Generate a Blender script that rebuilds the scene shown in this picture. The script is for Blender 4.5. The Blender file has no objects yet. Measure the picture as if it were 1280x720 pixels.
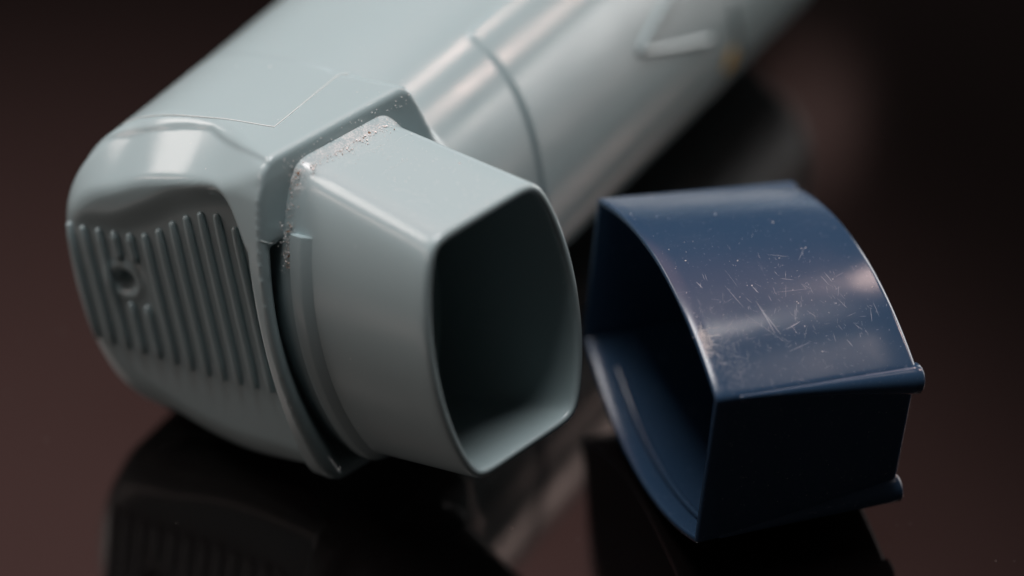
import bpy, bmesh, math, random
import numpy as np
from mathutils import Vector, Matrix
from mathutils.bvhtree import BVHTree
import openvdb as vdb

random.seed(7); RNG = np.random.default_rng(7)
SC = bpy.context.scene; COL = SC.collection
U = 0.0008                                   # one modelling unit = 0.8 mm

# ------------------------------------------------------------------ camera
PITCH = 0.58744                              # camera looks down by this angle
CAMH = 205.116                               # height of the lens above the table, units
FWD = 258.0                                  # so that the origin lies under the subject
sp, cp = math.sin(PITCH), math.cos(PITCH)
WC = Matrix(((1, 0, 0), (0, -sp, cp), (0, -cp, -sp)))       # rows: world X, Y, Z in camera terms (x right, y down, z forward)
def cam2world(v): return WC @ Vector(v) + Vector((0, -FWD, CAMH))
cam = bpy.data.cameras.new('camera'); cam_o = bpy.data.objects.new('camera', cam); COL.objects.link(cam_o)
cam.lens = 100; cam.sensor_width = 36; cam.clip_start = 0.01; cam.clip_end = 20
m = Matrix((WC @ Vector((1, 0, 0)), WC @ Vector((0, -1, 0)), WC @ Vector((0, 0, -1)))).transposed().to_4x4()
m.translation = cam2world((0, 0, 0)) * U
cam_o.matrix_world = m
cam.dof.use_dof = True; cam.dof.focus_distance = 317 * U; cam.dof.aperture_fstop = 9.0
SC.camera = cam_o

# ------------------------------------------------------------------ world: a dim warm room, brighter up behind the table on the left
w = bpy.data.worlds.new('World'); SC.world = w; w.use_nodes = True
nt = w.node_tree; nt.nodes.clear()
out = nt.nodes.new('ShaderNodeOutputWorld'); bg = nt.nodes.new('ShaderNodeBackground')
tc = nt.nodes.new('ShaderNodeTexCoord'); dt = nt.nodes.new('ShaderNodeVectorMath'); dt.operation = 'DOT_PRODUCT'
dv = Vector((-0.145, 0.510, 0.848)).normalized(); dt.inputs[1].default_value = dv
mr = nt.nodes.new('ShaderNodeMapRange'); mr.interpolation_type = 'SMOOTHSTEP'
mr.inputs[1].default_value = 0.842; mr.inputs[2].default_value = 0.99
mx = nt.nodes.new('ShaderNodeMix'); mx.data_type = 'RGBA'
mx.inputs[6].default_value = (0.010, 0.008, 0.007, 1); mx.inputs[7].default_value = (1.10, 0.58, 0.53, 1)
nt.links.new(tc.outputs['Generated'], dt.inputs[0]); nt.links.new(dt.outputs['Value'], mr.inputs[0])
nt.links.new(mr.outputs[0], mx.inputs[0]); nt.links.new(mx.outputs[2], bg.inputs[0]); nt.links.new(bg.outputs[0], out.inputs[0])
bg.inputs[1].default_value = 1.0

# ------------------------------------------------------------------ lamps (studio softboxes, with added fills)
AIM = Vector((0, 0, 18 * U))
def softbox(name, az, el, dist, sx, sy, power, col, spin=0):
    """az: degrees from straight ahead of the camera, positive to the right; el: height angle"""
    l = bpy.data.lights.new(name, 'AREA'); l.shape = 'RECTANGLE'; l.size = sx; l.size_y = sy; l.energy = power; l.color = col
    o = bpy.data.objects.new(name, l); COL.objects.link(o)
    a, e = math.radians(az), math.radians(el)
    d = Vector((math.sin(a) * math.cos(e), math.cos(a) * math.cos(e), math.sin(e)))
    o.location = AIM + d * dist
    o.rotation_euler = (d.to_track_quat('Z', 'Y').to_matrix() @ Matrix.Rotation(math.radians(spin), 3, 'Z')).to_euler()
    return o
softbox('key_softbox', -20, 82, 0.70, 0.36, 0.28, 4.75, (1.0, 0.95, 0.945))
softbox('warm_window_lamp', 36, 41, 0.80, 0.05, 0.20, 0.50, (1.0, 0.72, 0.64))
softbox('warm_window_lamp', 57, 28, 0.80, 0.05, 0.16, 0.44, (1.0, 0.72, 0.64))
softbox('warm_window_lamp', 66, 12, 0.80, 0.06, 0.08, 0.04, (1.0, 0.80, 0.72))
softbox('spot_lamp', 72, 57, 0.60, 0.10, 0.03, 0.045, (1.0, 0.82, 0.75))
softbox('spot_lamp', 44, 59, 0.60, 0.02, 0.02, 0.06, (1.0, 0.90, 0.85))
softbox('warm_left_lamp', -108, 23, 0.60, 0.55, 0.06, 0.40, (1.0, 0.76, 0.69))
softbox('left_fill_lamp', -62, 38, 0.80, 0.36, 0.26, 2.0, (1.0, 0.87, 0.82))  # added, unseen fill that lifts the mouthpiece's left face
softbox('right_fill_lamp', 48, 7, 0.80, 0.55, 0.24, 1.9, (1.0, 0.95, 0.93))  # added, unseen fill to brighten the mouth side of the sleeve
softbox('low_fill_lamp', 4, 6, 1.20, 0.50, 0.12, 0.17, (0.86, 0.94, 1.0))  # added, unseen lamp for the sheen on the cap's back edge
softbox('far_warm_lamp', 7.6, 28.7, 2.08, 0.04, 0.08, 0.0095, (1.0, 0.60, 0.54))

SC.view_settings.view_transform = 'Standard'; SC.view_settings.look = 'None'
SC.view_settings.exposure = 0; SC.view_settings.gamma = 1
SC.cycles.use_denoising = True; SC.cycles.max_bounces = 8; SC.cycles.sample_clamp_indirect = 6

# ------------------------------------------------------------------ materials
def mat(name, base, rough, spec=0.5, build=None, **kw):
    mm = bpy.data.materials.new(name); mm.use_nodes = True
    b = mm.node_tree.nodes['Principled BSDF']
    b.inputs['Base Color'].default_value = (*base, 1); b.inputs['Roughness'].default_value = rough
    b.inputs['Specular IOR Level'].default_value = spec
    for k, v in kw.items(): b.inputs[k.replace('_', ' ')].default_value = v
    if build: build(mm.node_tree, b)
    return mm
def noise(t, scale, detail=3, rough=.5, vec=None):
    n = t.nodes.new('ShaderNodeTexNoise'); n.inputs['Scale'].default_value = scale; n.inputs['Detail'].default_value = detail
    n.inputs['Roughness'].default_value = rough
    if vec: t.links.new(vec, n.inputs['Vector'])
    return n
def ramp(t, src, a, b, va=0., vb=1.):
    r = t.nodes.new('ShaderNodeMapRange'); r.inputs[1].default_value = a; r.inputs[2].default_value = b
    r.inputs[3].default_value = va; r.inputs[4].default_value = vb; t.links.new(src, r.inputs[0]); return r.outputs[0]
def obj_vec(t, scale=(1, 1, 1), rot=(0, 0, 0)):
    c = t.nodes.new('ShaderNodeTexCoord'); mp = t.nodes.new('ShaderNodeMapping')
    mp.inputs['Scale'].default_value = scale; mp.inputs['Rotation'].default_value = rot
    t.links.new(c.outputs['Object'], mp.inputs['Vector']); return mp.outputs[0]
def mixcol(t, fac, a, b):
    x = t.nodes.new('ShaderNodeMix'); x.data_type = 'RGBA'
    for s, v in ((6, a), (7, b)):
        if isinstance(v, tuple): x.inputs[s].default_value = (*v, 1)
        else: t.links.new(v, x.inputs[s])
    t.links.new(fac, x.inputs[0]); return x.outputs[2]
def math_(t, op, a, b):
    x = t.nodes.new('ShaderNodeMath'); x.operation = op
    for i, v in enumerate((a, b)):
        if isinstance(v, (int, float)): x.inputs[i].default_value = v
        else: t.links.new(v, x.inputs[i])
    return x.outputs[0]
def bump(t, b, h, strength, dist):
    n = t.nodes.new('ShaderNodeBump'); n.inputs['Strength'].default_value = strength; n.inputs['Distance'].default_value = dist
    t.links.new(h, n.inputs['Height']); t.links.new(n.outputs[0], b.inputs['Normal'])

def plastic_nodes(t, b):
    v = obj_vec(t)
    n1 = noise(t, 90, 4, .6, v); n2 = noise(t, 900, 3, .6, v); n3 = noise(t, 5200, 2, .5, v)
    t.links.new(ramp(t, n1.outputs[0], .3, .7, .14, .25), b.inputs['Roughness'])
    # pale specks of dust and tiny scuffs
    sp_ = ramp(t, n3.outputs[0], .70, .76); msk = ramp(t, n2.outputs[0], .52, .66)
    f = math_(t, 'MULTIPLY', sp_, msk)
    t.links.new(mixcol(t, f, (.345, .452, .474), (.62, .62, .60)), b.inputs['Base Color'])
    bump(t, b, n2.outputs[0], .05, .0001)
PLASTIC = mat('pale_blue_green_plastic', (.345, .452, .474), .30, .5, plastic_nodes, Subsurface_Weight=.05, Subsurface_Radius=(.0006, .0010, .0010), Subsurface_Scale=1.0)
def cap_nodes(t, b):
    v = obj_vec(t)
    n1 = noise(t, 120, 4, .6, v); n2 = noise(t, 6000, 2, .5, v)
    va = obj_vec(t, (260, 2600, 2600), (0.2, 0.3, .55)); vb = obj_vec(t, (2600, 330, 2600), (0.2, -.4, -.35))
    s1 = ramp(t, noise(t, 1, 2, .5, va).outputs[0], .66, .72); s2 = ramp(t, noise(t, 1, 2, .5, vb).outputs[0], .67, .73)
    area = ramp(t, n1.outputs[0], .52, .75, 0, .55)
    s = math_(t, 'MULTIPLY', math_(t, 'MAXIMUM', s1, s2), area)
    d = math_(t, 'MULTIPLY', ramp(t, n2.outputs[0], .70, .76), 0.9)
    f = math_(t, 'MAXIMUM', s, d)
    t.links.new(mixcol(t, f, (.023, .053, .102), (.20, .23, .30)), b.inputs['Base Color'])
    t.links.new(math_(t, 'ADD', ramp(t, n1.outputs[0], .3, .75, .15, .26), math_(t, 'MULTIPLY', f, .2)), b.inputs['Roughness'])
    bump(t, b, math_(t, 'SUBTRACT', n1.outputs[0], f), .10, .00008)
NAVY = mat('navy_blue_plastic', (.023, .053, .102), .25, .6, cap_nodes, Subsurface_Weight=0.0)
def table_nodes(t, b):
    v = obj_vec(t)
    n1 = noise(t, 14, 4, .6, v); n3 = noise(t, 2600, 2, .5, v); n2 = noise(t, 60, 3, .6, v)
    f = math_(t, 'MULTIPLY', ramp(t, n3.outputs[0], .765, .80), ramp(t, n2.outputs[0], .5, .7))
    t.links.new(mixcol(t, f, (.0025, .0020, .0020), (.10, .09, .085)), b.inputs['Base Color'])
    t.links.new(ramp(t, n1.outputs[0], .3, .7, .05, .09), b.inputs['Roughness'])
TABLE = mat('black_gloss_acrylic', (.003, .0025, .0025), .07, .5, table_nodes)
LIT_SCUFF = mat('lit_groove_and_scuff_plastic', (.60, .67, .67), .4)  # light on the outline groove painted as paler plastic; also whitened scuffs
def mouth_nodes(t, b):
    plastic_nodes(t, b)
    prev = b.inputs['Base Color'].links[0].from_socket
    v = obj_vec(t); sx = t.nodes.new('ShaderNodeSeparateXYZ'); t.links.new(v, sx.inputs[0])
    near = ramp(t, sx.outputs[0], (-10.0 + 38) * U, (-22.5 + 38) * U); up = ramp(t, sx.outputs[2], (14.5 + 21) * U, (17 + 21) * U)
    zone = math_(t, 'MULTIPLY', math_(t, 'POWER', near, 1.6), up)
    lev = math_(t, 'ADD', noise(t, 6500, 4, .75, v).outputs[0], math_(t, 'MULTIPLY', noise(t, 420, 3, .6, v).outputs[0], .45))
    pw = math_(t, 'MULTIPLY', ramp(t, math_(t, 'ADD', lev, math_(t, 'MULTIPLY', zone, .24)), .92, 1.02), zone)
    t.links.new(mixcol(t, math_(t, 'MULTIPLY', pw, .6), prev, (.80, .78, .76)), b.inputs['Base Color'])
MOUTH = mat('powdered_pale_plastic', (.345, .452, .474), .25, .5, mouth_nodes, Subsurface_Weight=0)
DUST_GLINT = mat('pale_dust_and_glint', (.86, .81, .79), .7, .2, None, Subsurface_Weight=.6, Subsurface_Radius=(.0002, .0002, .0002), Subsurface_Scale=1.0)  # dust, and the painted glint on the cap's lip
GRIT = mat('brown_grit', (.30, .17, .10), .8, .2)
YELLOW = mat('yellow_print', (.62, .38, .04), .4)
SCRATCH = mat('scuffed_plastic', (.50, .51, .56), .4)

# ------------------------------------------------------------------ helpers
def link_mesh(name, verts, faces, material, parent=None, origin=(0, 0, 0), smooth=True):
    me = bpy.data.meshes.new(name)
    o0 = np.array(origin, float)
    vv = (np.asarray(verts, float) - o0) * U
    me.from_pydata(vv.tolist(), [], [list(map(int, f)) for f in faces]); me.update()
    if smooth: me.polygons.foreach_set('use_smooth', [True] * len(me.polygons))
    for mt in (material if isinstance(material, (list, tuple)) else [material]): me.materials.append(mt)
    o = bpy.data.objects.new(name, me); COL.objects.link(o)
    if parent: o.parent = parent
    return o
def sharp(o, deg=35):
    o.data.set_sharp_from_angle(angle=math.radians(deg)); return o
def frame_matrix(Rm, t, origin):
    R3 = Matrix(Rm); p = R3 @ Vector(origin) + Vector(t)
    M4 = (WC @ R3).to_4x4(); M4.translation = cam2world(p) * U
    return M4
def empty(name, M4, label, cat):
    e = bpy.data.objects.new(name, None); e.empty_display_size = .01; COL.objects.link(e)
    e.matrix_world = M4; e['label'] = label; e['category'] = cat; return e
def loft(rings, close_u=True, cap0=False, cap1=False):
    n = len(rings[0]); V = np.concatenate(rings); F = []
    for i in range(len(rings) - 1):
        for j in range(n if close_u else n - 1):
            a, b = i * n + j, i * n + (j + 1) % n
            F.append((a, b, b + n, a + n))
    if cap0: F.append(tuple(range(n))[::-1])
    if cap1: k = (len(rings) - 1) * n; F.append(tuple(range(k, k + n)))
    return V, F
def resample(P, n, closed=True):
    P = np.asarray(P, float); Q = np.vstack([P, P[:1]]) if closed else P
    s = np.r_[0, np.cumsum(np.linalg.norm(np.diff(Q, axis=0), axis=1))]
    t = np.linspace(0, s[-1], n + 1)[:-1] if closed else np.linspace(0, s[-1], n)
    return np.c_[[np.interp(t, s, Q[:, k]) for k in range(Q.shape[1])]].T
def barrel(wd, bl, zh, n=240, rnd=.8, bt=None):
    """closed outline: flats at +-zh of half width wd, bulged sides reaching wd+bl"""
    z = zh * np.sin(np.linspace(np.pi / 2, -np.pi / 2, 50))
    bulge = bl * np.clip(1 - (z / zh) ** 2, 0, 1) ** .8
    right = np.c_[wd + bulge, z]; left = np.c_[-(wd + bulge[::-1]), z[::-1]]
    P = resample(np.vstack([right, left]), n)
    step = np.linalg.norm(P[1] - P[0]); sig = rnd / step
    k = np.arange(-int(4 * sig) - 1, int(4 * sig) + 2); g = np.exp(-.5 * (k / sig) ** 2); g /= g.sum()
    return sum(gi * np.roll(P, -ki, 0) for gi, ki in zip(g, k))
def offset(P, d):
    T = np.roll(P, -1, 0) - np.roll(P, 1, 0); T /= np.linalg.norm(T, axis=1)[:, None]
    N = np.c_[-T[:, 1], T[:, 0]]                       # outline runs clockwise: this points outwards
    if ((N * P).sum(1)).mean() < 0: N = -N
    return P + N * d
def tube(path, radius, nseg=10, flat=1.0):
    """round bar along a 3-D path, rounded ends"""
    P = np.asarray(path, float); n = len(P); r = np.full(n, radius) if np.isscalar(radius) else np.asarray(radius)
    T = np.gradient(P, axis=0); T /= np.linalg.norm(T, axis=1)[:, None]
    rings = []
    up = np.array([0.123, 0.9, 0.41])
    def ring(c, t, rr):
        a = np.cross(t, up); a /= np.linalg.norm(a); b = np.cross(t, a)
        th = np.linspace(0, 2 * np.pi, nseg, endpoint=False)
        return c + rr * (np.cos(th)[:, None] * a + np.sin(th)[:, None] * b)
    for e in (80, 55, 28): rings.append(ring(P[0] - T[0] * r[0] * math.sin(math.radians(e)), T[0], r[0] * math.cos(math.radians(e))))
    for i in range(n): rings.append(ring(P[i], T[i], r[i]))
    for e in (28, 55, 80): rings.append(ring(P[-1] + T[-1] * flat * r[-1] * math.sin(math.radians(e)), T[-1], r[-1] * math.cos(math.radians(e))))
    return loft(rings, True, True, True)
def join(parts):
    V, F, k = [], [], 0
    for v, f in parts:
        V.append(v); F += [tuple(i + k for i in g) for g in f]; k += len(v)
    return np.concatenate(V), F
def grain(c, r):
    v = np.array([(1, 0, 0), (-1, 0, 0), (0, 1, 0), (0, -1, 0), (0, 0, 1), (0, 0, -1)], float) * (r * RNG.uniform(.5, 1.2, (6, 1)))
    q, _ = np.linalg.qr(RNG.normal(size=(3, 3))); v = v @ q + c
    return v, [(0, 2, 4), (2, 1, 4), (1, 3, 4), (3, 0, 4), (2, 0, 5), (1, 2, 5), (3, 1, 5), (0, 3, 5)]

# ------------------------------------------------------------------ table
tb = link_mesh('table_top', [(-2500, -1200, 0), (2500, -1200, 0), (2500, 3000, 0), (-2500, 3000, 0)], [(0, 1, 2, 3)], TABLE, smooth=False)
tb['kind'] = 'structure'

# ------------------------------------------------------------------ inhaler: x = way the mouthpiece points, y = across it, z = side of the inhaler that lies uppermost
RI = ((0.70204, 0.69449, -0.15759), (0.22789, -0.42875, -0.87421), (-0.67469, 0.57781, -0.45926)); TI = (-0.51574, 4.86542, 309.36682)
OI = np.array([-38.0, 12.0, -21.0])
inh = empty('inhaler', frame_matrix(RI, TI, OI), 'pale blue-green plastic asthma inhaler lying on its side with its mouthpiece uncapped', 'inhaler')
DL = 0.27; CD, SD = math.cos(DL), math.sin(DL)
def xyz(q, a, z): return np.stack([q * CD - a * SD, q * SD + a * CD, z], -1)
def sstep(x, a, b): t = np.clip((x - a) / (b - a), 0, 1); return t * t * (3 - 2 * t)
def smin(a, b, k): h = np.clip(.5 + .5 * (b - a) / k, 0, 1); return b + (a - b) * h - k * h * (1 - h)
def smax(a, b, k): return -smin(-a, -b, k)
QC, QA, ZA, PW = -37.5, 21.6, 21.0, 2.6
def superell(u, v, su, sv):
    f = (u ** PW + v ** PW) ** (1 / PW) + 1e-6
    g = np.sqrt(((u / f) ** (PW - 1) / su) ** 2 + ((v / f) ** (PW - 1) / sv) ** 2) + 1e-6
    return (f - 1) / g
def smooth_interp(x, X, Y):
    xs = np.linspace(X[0], X[-1], 300); ys = np.interp(xs, X, Y); k = np.exp(-.5 * (np.arange(-30, 31) / 10.) ** 2); k /= k.sum()
    return np.interp(x, xs, np.convolve(np.pad(ys, 30, 'edge'), k, 'valid'))
def end_rim(q, z):
    c = smooth_interp(q, [-60, -50, -38, -23, -15], [-2.0, -1.8, -1.6, -5.2, -7.0]); B = smooth_interp(q, [-60, -52, -40, -23], [.7, 1.2, 2.2, 4.0])
    return c - B * (1 - (z / 20.8) ** 2)
def end_floor(q, z):
    return smooth_interp(q, [-60, -50, -40], [-2.55, -2.4, -2.2]) - .04 * np.log1p(np.exp((-8 - z) / .8)) * .8
TOPQ = [-60, -49, -43.6, -39.4, -35.2, -32, -29.7, -28.4, -27.6]; TOPZ = [10.6, 11.2, 13.6, 15.9, 17.3, 17.1, 15.8, 13.2, 9.0]
def end_face(q, z):
    zt = smooth_interp(q, TOPQ, TOPZ); wl = smooth_interp(q, [-60, -45, -36, -28], [.75, .5, .42, .6])
    mk = np.minimum((zt - z) * wl, (-27.3 - q) * np.interp(z, [-12, 2], [1.9, 1.3]))
    t = sstep(mk, -.15, 1.7)
    return end_rim(q, z) * (1 - t) + end_floor(q, z) * t
def build_body():
    h = .26
    qs = np.arange(-65, -12, h, dtype=np.float32); as_ = np.arange(-13, 126, h, dtype=np.float32); zs = np.arange(-23.5, 23.6, h, dtype=np.float32)
    q, a, z = np.meshgrid(qs, as_, zs, indexing='ij', copy=False)
    x = q * CD - a * SD; y = q * SD + a * CD
    E2 = end_face(qs[:, None], zs[None, :])[:, None, :]
    th = np.degrees(np.arctan2(np.abs(zs)[None, :], qs[:, None] - QC))[:, None, :]
    tw = np.clip(as_ / 40, 0, 2.2)[None, :, None]; tw = tw * tw / (tw + .3)
    s = superell(np.abs(q - QC + 1.0 * tw) / (QA + 1.0 * tw), np.abs(z) / (ZA + .35 * tw + np.where(z < 0, .72 - .0222 * np.clip(a, 0, None), 0).astype(np.float32)), QA, ZA)
    step = .32 * (1 - sstep(a - end_rim(q, z), np.interp(q, [-36, -24], [4.3, .9]), np.interp(q, [-36, -24], [4.5, 1.05])))               # parting step round the thumb rest
    s = s - .32 * sstep(a, 36.0, 36.6) * (1 - sstep(th, 49.5, 51.3))          # raised panel round the mouth side
    s = smax(s + step, a - 124, 4)
    kz = np.interp(zs, [-10, 0], [5.2, 5.2]); kq = smooth_interp(qs, [-66, -60, -55, -48, -33, -26, -20], [.2, .25, .4, .95, .8, .25, .0]); kz = kz[None, :] * np.where(zs[None, :] < -5, smooth_interp(qs, [-66, -48, -37, -12], [1, 1, .45, .05])[:, None], 1); KK = (kq[:, None] * kz).astype(np.float32)[:, None, :]
    kb = np.interp(zs, [-10, 0], [1.6, .7]).astype(np.float32)[None, None, :]
    def chamfer(s_): e_ = (E2 - a) * .85; return smax(np.maximum(s_, e_), (s_ + e_ + KK) * .7071, kb)
    s = chamfer(s)
    s = np.maximum(s, -np.maximum(-22.6 - x, y - 13.5))
    b = superell(np.clip(QC - q, 0, None) / QA, np.abs(z) / 20.9, QA, 20.9) + step; del step
    b = chamfer(b)
    b = smax(b, y - (11.0 + .1 * (x + 22) + 4.2 * (1 - (z / 20.8) ** 2)), 1.6)
    b = smax(b, x + 22.0, .9)
    s = smin(s, b, .9); del b
    # dark pocket round the mouthpiece root, left open below z = 9
    pk = np.maximum(np.abs(y) - (9.8 + 4.2 * (1 - (z / 19.4) ** 2) + .75 * (x + 22)), np.abs(z) - 19.5 - .3 * (x + 22))
    pk = np.maximum(pk, np.maximum(-30.0 - x, z - 10.9))
    pk = np.maximum(pk, y - 6)
    s = smax(s, -pk, .9); del pk
    cv = np.maximum(np.sqrt((y / 9.5) ** 2 + (z / 15.5) ** 2) * 9.5 - 9.5, -50 - x)
    s = np.maximum(s, -cv); del cv
    # moulding dimple in the thumb rest
    rr = np.sqrt((q + 49.8) ** 2 + (z - 2.0) ** 2)
    dm = np.maximum(rr - 1.1 + .25 * (a + 2.4), a - .6)
    s = s - .22 * np.exp(-((rr - 2.1) / .55) ** 2) * (a < 3)
    s = smax(s, -dm, .7)
    g = vdb.FloatGrid(1.2); g.copyFromArray(np.clip(s, -1.2, 1.2).astype(np.float32)); g.gridClass = vdb.GridClass.LEVEL_SET
    P, T, Q = g.convertToPolygons(0.0, 0.0)
    P = P.astype(np.float64) * h
    qd = np.asarray(Q)
    for it in range(10):                          # take the voxel steps off the edges
        acc = np.zeros_like(P); cnt = np.zeros(len(P))
        for k in range(4):
            np.add.at(acc, qd[:, k], P[qd[:, (k + 1) % 4]] + P[qd[:, (k + 3) % 4]]); np.add.at(cnt, qd[:, k], 2)
        P = P + (.5 if it % 2 == 0 else -.40) * (acc / np.maximum(cnt, 1)[:, None] - P)
    V = xyz(P[:, 0] + qs[0], P[:, 1] + as_[0], P[:, 2] + zs[0])
    F = [tuple(f[::-1]) for f in Q.tolist()] + [tuple(f[::-1]) for f in T.tolist()]
    return V, F
BV, BF = build_body()
body = link_mesh('body', BV, BF, PLASTIC, inh, OI)
bm = bmesh.new(); bm.from_mesh(body.data)
BVH = BVHTree.FromPolygons([tuple(v) for v in BV], BF)
if BVH.ray_cast(Vector((-40, 40, 60)), Vector((0, 0, -1)))[1].z < 0:
    body.data.flip_normals()
bm.free()
VIEW = np.array(RI).T @ np.array([0, 0, 1.0])
def cam_ray(px, py, R, T):
    R = np.array(R); v = R.T @ np.array([(px - 640) / 3555., (py - 360) / 3555., 1.0]); o = -R.T @ np.array(T)
    return Vector(o), Vector(v).normalized()

# mouthpiece: an open tube of barrel section flaring towards the body
def mp_sec(x, off=0.0):
    t = np.clip(-x / 22.3, 0, 1.25)
    P = barrel(7.85 - 1.5 * t, 3.6 + 1.9 * t, 15.15 + 3.5 * t, rnd=1.55 - .5 * min(t, 1) if t < .93 else .75)
    P = offset(P, off) if off else P
    return np.c_[np.full(len(P), x), P]
rings = [mp_sec(x, .5 * (1 - sstep(abs(x + 22.3), 0, 2.4))) for x in (-28, -24, -22.8, -22.3, -21.6, -21, -20.4, -19.8, -17, -13, -9, -5.5, -3, -1.5, -.6)]
for x, o_ in ((-.3, -.05), (-.1, -.18), (0, -.4), (0, -.75), (-.1, -.95), (-.35, -1.1), (-.9, -1.18), (-2, -1.22), (-4, -1.27), (-8, -1.4), (-14, -1.6), (-22, -1.9), (-34, -2.4)): rings.append(mp_sec(x, o_))
def flip(vf): return vf[0], [f[::-1] for f in vf[1]]
mp = link_mesh('mouthpiece', *flip(loft(rings)), MOUTH, inh, OI)

# flange standing off the pocket, below its notch
sec = mp_sec(-19.6)[:, 1:]
run = []                                        # the outline points below the notch, in order
n_ = len(sec); start = max(i for i in range(n_) if sec[i, 1] > 12.2 and sec[(i + 1) % n_, 1] <= 12.2)
j = (start + 1) % n_
while sec[j, 1] <= 12.2: run.append(j); j = (j + 1) % n_
fl_rings = []
o0 = offset(sec, -.3)[run]; o1 = offset(sec, .75)[run]; o2 = offset(sec, .95)[run]
prof = [(o0, -20.6), (o1, -20.6), (o2, -20.4), (o2, -19.0), (o1, -18.6), (o0, -17.6)]
FV = []; FF = []
for k in range(len(run)):
    for P, x in prof: FV.append((x, P[k, 0], P[k, 1]))
m_ = len(prof)
for k in range(len(run) - 1):
    for j in range(m_): FF.append((k * m_ + j, k * m_ + (j + 1) % m_, (k + 1) * m_ + (j + 1) % m_, (k + 1) * m_ + j))
FF.append(tuple(range(m_))); FF.append(tuple(range((len(run) - 1) * m_, len(run) * m_))[::-1])
sharp(link_mesh('flange', FV, FF, PLASTIC, inh, OI))

# grip ridges on the floor of the thumb rest
for k in range(13):
    qq = -56.2 + k * 2.2
    zt = np.interp(qq, [-56, -51, -48, -44.5, -41, -37, -33, -30], [8.6, 8.4, 8.1, 8.4, 10.2, 12.0, 12.0, 7.6])
    zb = np.interp(qq, [-56, -48, -40, -30], [-6.2, -7.6, -9.4, -10.4])
    zz = np.linspace(zt, zb, 16)
    if k in (3, 4):                              # broken by the dimple
        segs = [zz[zz > 4.4], zz[zz < -.8]]
    else: segs = [zz]
    parts = []
    for sgm in segs:
        if len(sgm) < 2: continue
        sgm = np.linspace(sgm[0], sgm[-1], 12)
        ax = Vector((-SD, CD, 0)); pp = []
        for s_ in sgm:
            hit = BVH.ray_cast(Vector(xyz(qq, -25.0, s_)), ax)
            if hit[0] is not None and (not pp or abs(hit[0].y - pp[-1][1]) < 1.2): pp.append(np.array(hit[0] - ax * .14))
        if len(pp) < 4: print('short ridge', k, len(pp)); continue
        pp = resample(np.array(pp), 12, False)
        parts.append(tube(pp, np.r_[.42, np.full(10, .52), .42], 10))
    if not parts: continue
    link_mesh('grip_ridge', *join(parts), PLASTIC, inh, OI)

def drape_px(pts, R, T, bvh, lift=0.0, n=40):
    """3-D points where the sight lines through a polyline of photo coordinates meet a surface"""
    P = resample(np.array(pts, float), n, False); o = []
    for p in P:
        c, d = cam_ray(p[0], p[1], R, T); hit = bvh.ray_cast(c, d)
        if hit[0] is not None: o.append(np.array(hit[0] + hit[1] * lift))
    return np.array(o)
def drape_z(pts, n=40, lift=.03):
    P = resample(np.array(pts, float), n, False); o = []
    for qq, aa in P:
        p = xyz(qq, aa, 40.0); hit = BVH.ray_cast(Vector(p), Vector((0, 0, -1)))
        if hit[0] is not None: o.append(np.array(hit[0] + Vector((0, 0, 1)) * lift))
    return np.array(o)
# fine moulded outline on the upper side
for pl in ([(-50.5, 4.3), (-46, 4.0), (-28.0, 3.2)], [(-28.0, 3.2), (-28.2, 19.0)]):
    link_mesh('label_outline', *tube(drape_z(pl, 40), .075, 6), LIT_SCUFF, inh, OI)  # raised strip whose paler colour stands in for a lit groove
P = drape_px([(326, 301), (336, 304), (346, 304), (352, 300)], RI, TI, BVH, .0, 24)
if len(P) > 3: link_mesh('parting_line', *tube(P, .055, 6), LIT_SCUFF, inh, OI)
# raised mark far up the body, and its yellow dot
for pl, r in (([(842, -12), (818, 28), (800, 62)], .75), ([(800, 66), (840, 60), (886, 50)], .5), ([(915, 0), (922, 40), (924, 62)], .5)):
    P = drape_px(pl, RI, TI, BVH, -.15, 24)
    if len(P) > 3: link_mesh('raised_mark', *tube(P, r, 8), PLASTIC, inh, OI)
c_, d_ = cam_ray(912, 75, RI, TI); hit = BVH.ray_cast(c_, d_)
if hit[0] is not None:
    nrm = np.array(hit[1]); tq = np.cross(nrm, (0, 0, 1)); tq /= np.linalg.norm(tq); tr = np.cross(nrm, tq)
    th = np.linspace(0, 2 * np.pi, 20, endpoint=False)
    ctr = np.array(hit[0])
    r0 = [ctr + 1.7 * (math.cos(t) * tq + math.sin(t) * tr) - nrm * .3 for t in th]; r1 = [p + nrm * .45 for p in r0]
    link_mesh('yellow_dot', *loft([np.array(r0), np.array(r1)], True, True, True), YELLOW, inh, OI, False)

MPV, MPF = flip(loft(rings)); MBVH = BVHTree.FromPolygons([tuple(v) for v in MPV], MPF)
sc = []
for i in range(46):
    px, py = (RNG.normal(490, 32), RNG.normal(272, 16)) if i < 26 else (RNG.normal(450, 30), RNG.normal(185, 18))
    L = RNG.exponential(12) + 3; an = RNG.normal(.28 if i < 26 else -.5, .14)
    P = drape_px([(px, py), (px + L * math.cos(an), py + L * math.sin(an))], RI, TI, MBVH, 0, 8)
    if len(P) == 8 and np.ptp(P[:, 2]) < 6: sc.append(tube(P, np.linspace(.4, 1, 8) * RNG.uniform(.008, .022), 4))
o = link_mesh('scuff_marks', *join(sc), LIT_SCUFF, inh, OI); o['kind'] = 'stuff'
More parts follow.
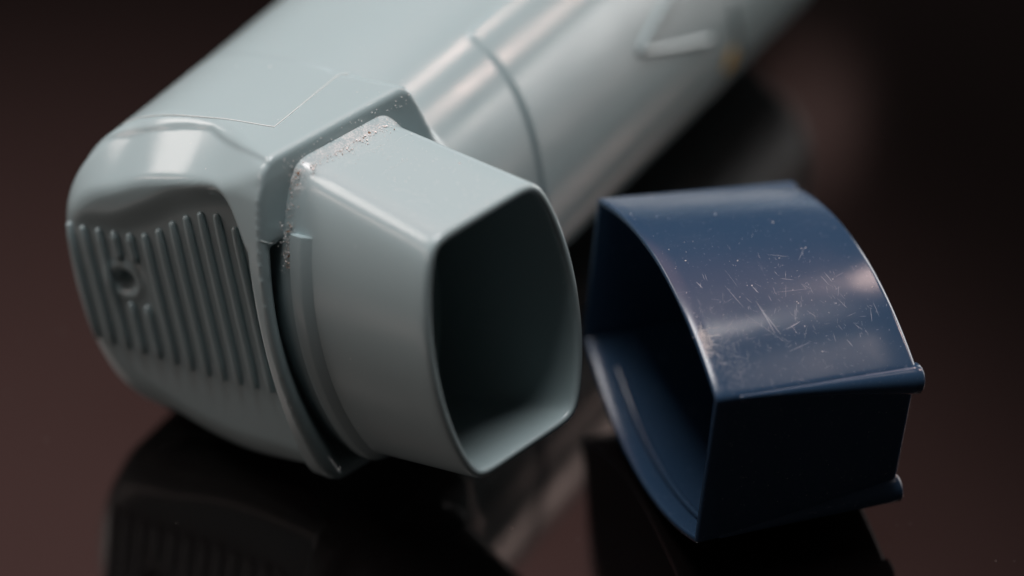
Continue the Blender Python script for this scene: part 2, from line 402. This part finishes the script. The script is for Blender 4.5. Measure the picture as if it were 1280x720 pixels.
# dust caught where the mouthpiece leaves the hood
gs = []; gb = []
for cl in range(150):
    if cl < 80:
        cy = RNG.uniform(-7, 6.5); cx = -21.5 + abs(RNG.normal(0, .7)); nrm_ = 26
    else:
        cz = 8.5 + 10 * RNG.random(); nrm_ = 20
    for i in range(int(RNG.integers(4, nrm_))):
        if cl < 80:
            y = cy + RNG.normal(0, .55); x = min(-21.9 + abs(cx + 21.9 + RNG.normal(0, .55)), -17); p = (x, y, 18.72 - (x + 22) * .16)
            if abs(y) > 6.6: continue
        else:
            z = np.clip(cz + RNG.normal(0, .6), 7.5, 18.3); bl = -(6.4 + 5.4 * (1 - (z / 18.6) ** 2)); p = (-21.35 + RNG.normal(0, .4), bl - abs(RNG.normal(0, .5)) - .3, z)
        (gs if RNG.random() < (.93 if cl < 80 else .6) else gb).append(grain(np.array(p), .02 + RNG.exponential(.032)))
for i in range(160):
    x = -RNG.random() ** 1.6 * 20 - .5; y = RNG.uniform(-6, 6); p = (x, y, 15.15 + 3.5 * (-x / 22.3) + .02)
    gs.append(grain(np.array(p), RNG.uniform(.02, .07)))
for i in range(260):                             # loose specks over the whole body and mouthpiece
    px, py = RNG.uniform(120, 720), RNG.uniform(60, 560)
    c, d = cam_ray(px, py, RI, TI); h1 = BVH.ray_cast(c, d); h2 = MBVH.ray_cast(c, d)
    hs = [h_ for h_ in (h1, h2) if h_[0] is not None]
    if hs: gs.append(grain(np.array(min(hs, key=lambda h_: h_[3])[0]), RNG.exponential(.025) + .02))
for i in range(70):                              # specks on the rim and the hood face
    gs.append(grain(np.array((-21.9, RNG.uniform(-9, 12), RNG.uniform(18.6, 20.2))), RNG.uniform(.03, .1)))
o = link_mesh('dust', *join(gs), DUST_GLINT, inh, OI, False); o['kind'] = 'stuff'
o = link_mesh('grit', *join(gb), GRIT, inh, OI, False); o['kind'] = 'stuff'

# ------------------------------------------------------------------ mouthpiece cap: x = way it opens, y = across, z up
RCP = ((-0.94915, 0.30757, 0.06724), (0.13182, 0.58218, -0.8023), (-0.28591, -0.75264, -0.59312)); TCP = (15.33321, 9.03031, 326.51318)
OC = np.array([-11.0, 0.0, -15.6])
cap = empty('mouthpiece_cap', frame_matrix(RCP, TCP, OC), 'navy blue scratched plastic mouthpiece cap standing open beside the inhaler', 'cap')
def cap_sec(x, off=0.0, rnd=.28):
    t = -x / 24.3
    W, hh = 19.45 - .9 * t, 10.35 - .9 * t
    yy = np.linspace(-W, W, 60)
    top = np.c_[yy, hh + 4.6 * (1 - (yy / W) ** 2)]; bot = np.c_[yy[::-1], -(hh + (5.3 + .69 * t) * (1 - (yy[::-1] / W) ** 2))]
    P = resample(np.vstack([top, bot]), 300)
    step = np.linalg.norm(P[1] - P[0]); sig = max(rnd / step, .3)
    k = np.arange(-int(4 * sig) - 1, int(4 * sig) + 2); g = np.exp(-.5 * (k / sig) ** 2); g /= g.sum()
    P = sum(gi * np.roll(P, -ki, 0) for gi, ki in zip(g, k))
    P = offset(P, off) if off else P
    return np.c_[np.full(len(P), x), P]
rings = []
xe = -24.6
for e in (90, 75, 60, 45, 30, 15, 0):
    s_ = math.radians(e); rings.append(cap_sec(xe + .9 - .9 * math.sin(s_), -.9 * (1 - math.cos(s_))))
for x in (-20, -15, -10, -5, -2, -.25): rings.append(cap_sec(x))
for x, o_ in ((-.08, -.06), (0, -.2), (0, -.62), (-.08, -.78), (-.3, -.85), (-2, -.9), (-6, -1.0), (-12, -1.1), (-18, -1.2), (-22.6, -1.3)): rings.append(cap_sec(x, o_))
CV, CF = flip(loft(rings, True, True, True))
shell = sharp(link_mesh('shell', CV, CF, NAVY, cap, OC), 50)
# grip ribs that swell along the four edges towards the closed end
for sy, sz in ((1, 1), (1, -1), (-1, 1), (-1, -1)):
    n = 22; x = np.linspace(-3.0, -24.6, n); t = (x - x[0]) / (x[-1] - x[0])
    W = 19.45 - .9 * (-x / 24.3); hh = 10.35 - .9 * (-x / 24.3)
    r = .3 + 1.5 * t ** 1.1
    P = np.c_[x, sy * (W - r + .15 + 1.2 * t ** 1.3), sz * (hh - r * .95 + .15 * t)]
    V, F = tube(P, r, 20, .3)
    link_mesh('grip_rib', V, F, NAVY, cap, OC)
# bead moulded inside the lower wall
n = 30; yy = np.linspace(-14, 17, n)
link_mesh('inner_bead', *tube(np.c_[np.full(n, -2.7), yy, -(10.2 + 5.2 * (1 - (yy / 19.3) ** 2)) + 1.15], .42, 8), NAVY, cap, OC)
CBVH = BVHTree.FromPolygons([tuple(v) for v in CV], CF)
# scratches and dust on its upper face
sc = []
def scratch(a, b, wdt):
    P = drape_px([a, b], RCP, TCP, CBVH, .0, 10)
    if len(P) == 10: sc.append(tube(P, np.sin(np.linspace(.15, 2.8, 10)) * wdt * .6, 4))
for a, b, wdt in (((950, 382), (968, 416), .05), ((953, 388), (976, 418), .045), ((945, 376), (960, 402), .04), ((983, 412), (1000, 402), .06), ((996, 380), (994, 402), .03), ((905, 356), (930, 385), .025),
                  ((930, 392), (985, 430), .022), ((985, 440), (1012, 428), .035), ((1058, 424), (1066, 433), .05), ((1008, 388), (1020, 396), .03), ((975, 348), (992, 350), .03), ((1030, 340), (1040, 352), .035), ((1026, 345), (1036, 356), .03),
                  ((940, 358), (948, 366), .05), ((958, 318), (986, 321), .03), ((966, 366), (1010, 361), .02), ((1088, 385), (1090, 402), .025), ((870, 352), (878, 360), .05), ((1068, 405), (1078, 412), .03)):
    scratch(a, b, wdt)
for i in range(260):
    px, py = RNG.normal(985, 75), RNG.normal(395, 45); L = RNG.exponential(4) + 1.5; an = RNG.normal(.9, .7)
    scratch((px, py), (px + L * math.cos(an), py + L * math.sin(an)), RNG.uniform(.006, .024))
for i in range(420):
    py0 = RNG.normal(442, 26)
    px, py = 884 + (py0 - 440) * .3 + abs(RNG.normal(0, 30)), py0; L = RNG.exponential(4) + 1; an = RNG.choice((.3, 1.6, 2.4)) + RNG.normal(0, .25)
    scratch((px, py), (px + L * math.cos(an), py + L * math.sin(an)), .005 + RNG.exponential(.006))
o = link_mesh('scratch_marks', *join(sc), SCRATCH, cap, OC); o['kind'] = 'stuff'
sc_all, sc = sc, []
for i in range(190):                             # worn spot on the lip, its glint painted in near-white strokes
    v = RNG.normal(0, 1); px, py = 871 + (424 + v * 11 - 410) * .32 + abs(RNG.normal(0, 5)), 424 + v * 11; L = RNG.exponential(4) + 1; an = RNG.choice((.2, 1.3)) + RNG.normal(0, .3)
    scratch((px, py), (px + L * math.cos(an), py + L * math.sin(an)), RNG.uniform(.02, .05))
o = link_mesh('worn_glint', *join(sc), DUST_GLINT, cap, OC); o['kind'] = 'stuff'
gs = []
spots = [((966, 278), .16), ((940, 357), .13), ((922, 326), .1), ((998, 379), .1), ((1045, 379), .1), ((1041, 349), .09), ((857, 326), .14), ((836, 312), .1), ((996, 377), .1), ((894, 268), .12), ((1036, 391), .07), ((1090, 359), .08), ((1070, 333), .07), ((858, 366), .07), ((900, 378), .06)]
for i in range(420): spots.append(((RNG.uniform(770, 1120), RNG.uniform(245, 480)), .015 + RNG.exponential(.018)))
for i in range(60): spots.append(((RNG.uniform(895, 1120), RNG.uniform(510, 640)), RNG.uniform(.03, .06)))
for p, r in spots:
    P = drape_px([p, (p[0] + .1, p[1])], RCP, TCP, CBVH, .0, 2)
    if len(P): gs.append(grain(P[0], r))
o = link_mesh('dust', *join(gs), DUST_GLINT, cap, OC, False); o['kind'] = 'stuff'

# lint and dust lying on the table
gs = []
for i in range(260):
    gs.append(grain(np.array((RNG.uniform(-75, 75), RNG.uniform(-55, 70), .02)), .012 + RNG.exponential(.02)))
o = link_mesh('table_dust', *join(gs), DUST_GLINT, None, (0, 0, 0), False); o['kind'] = 'stuff'
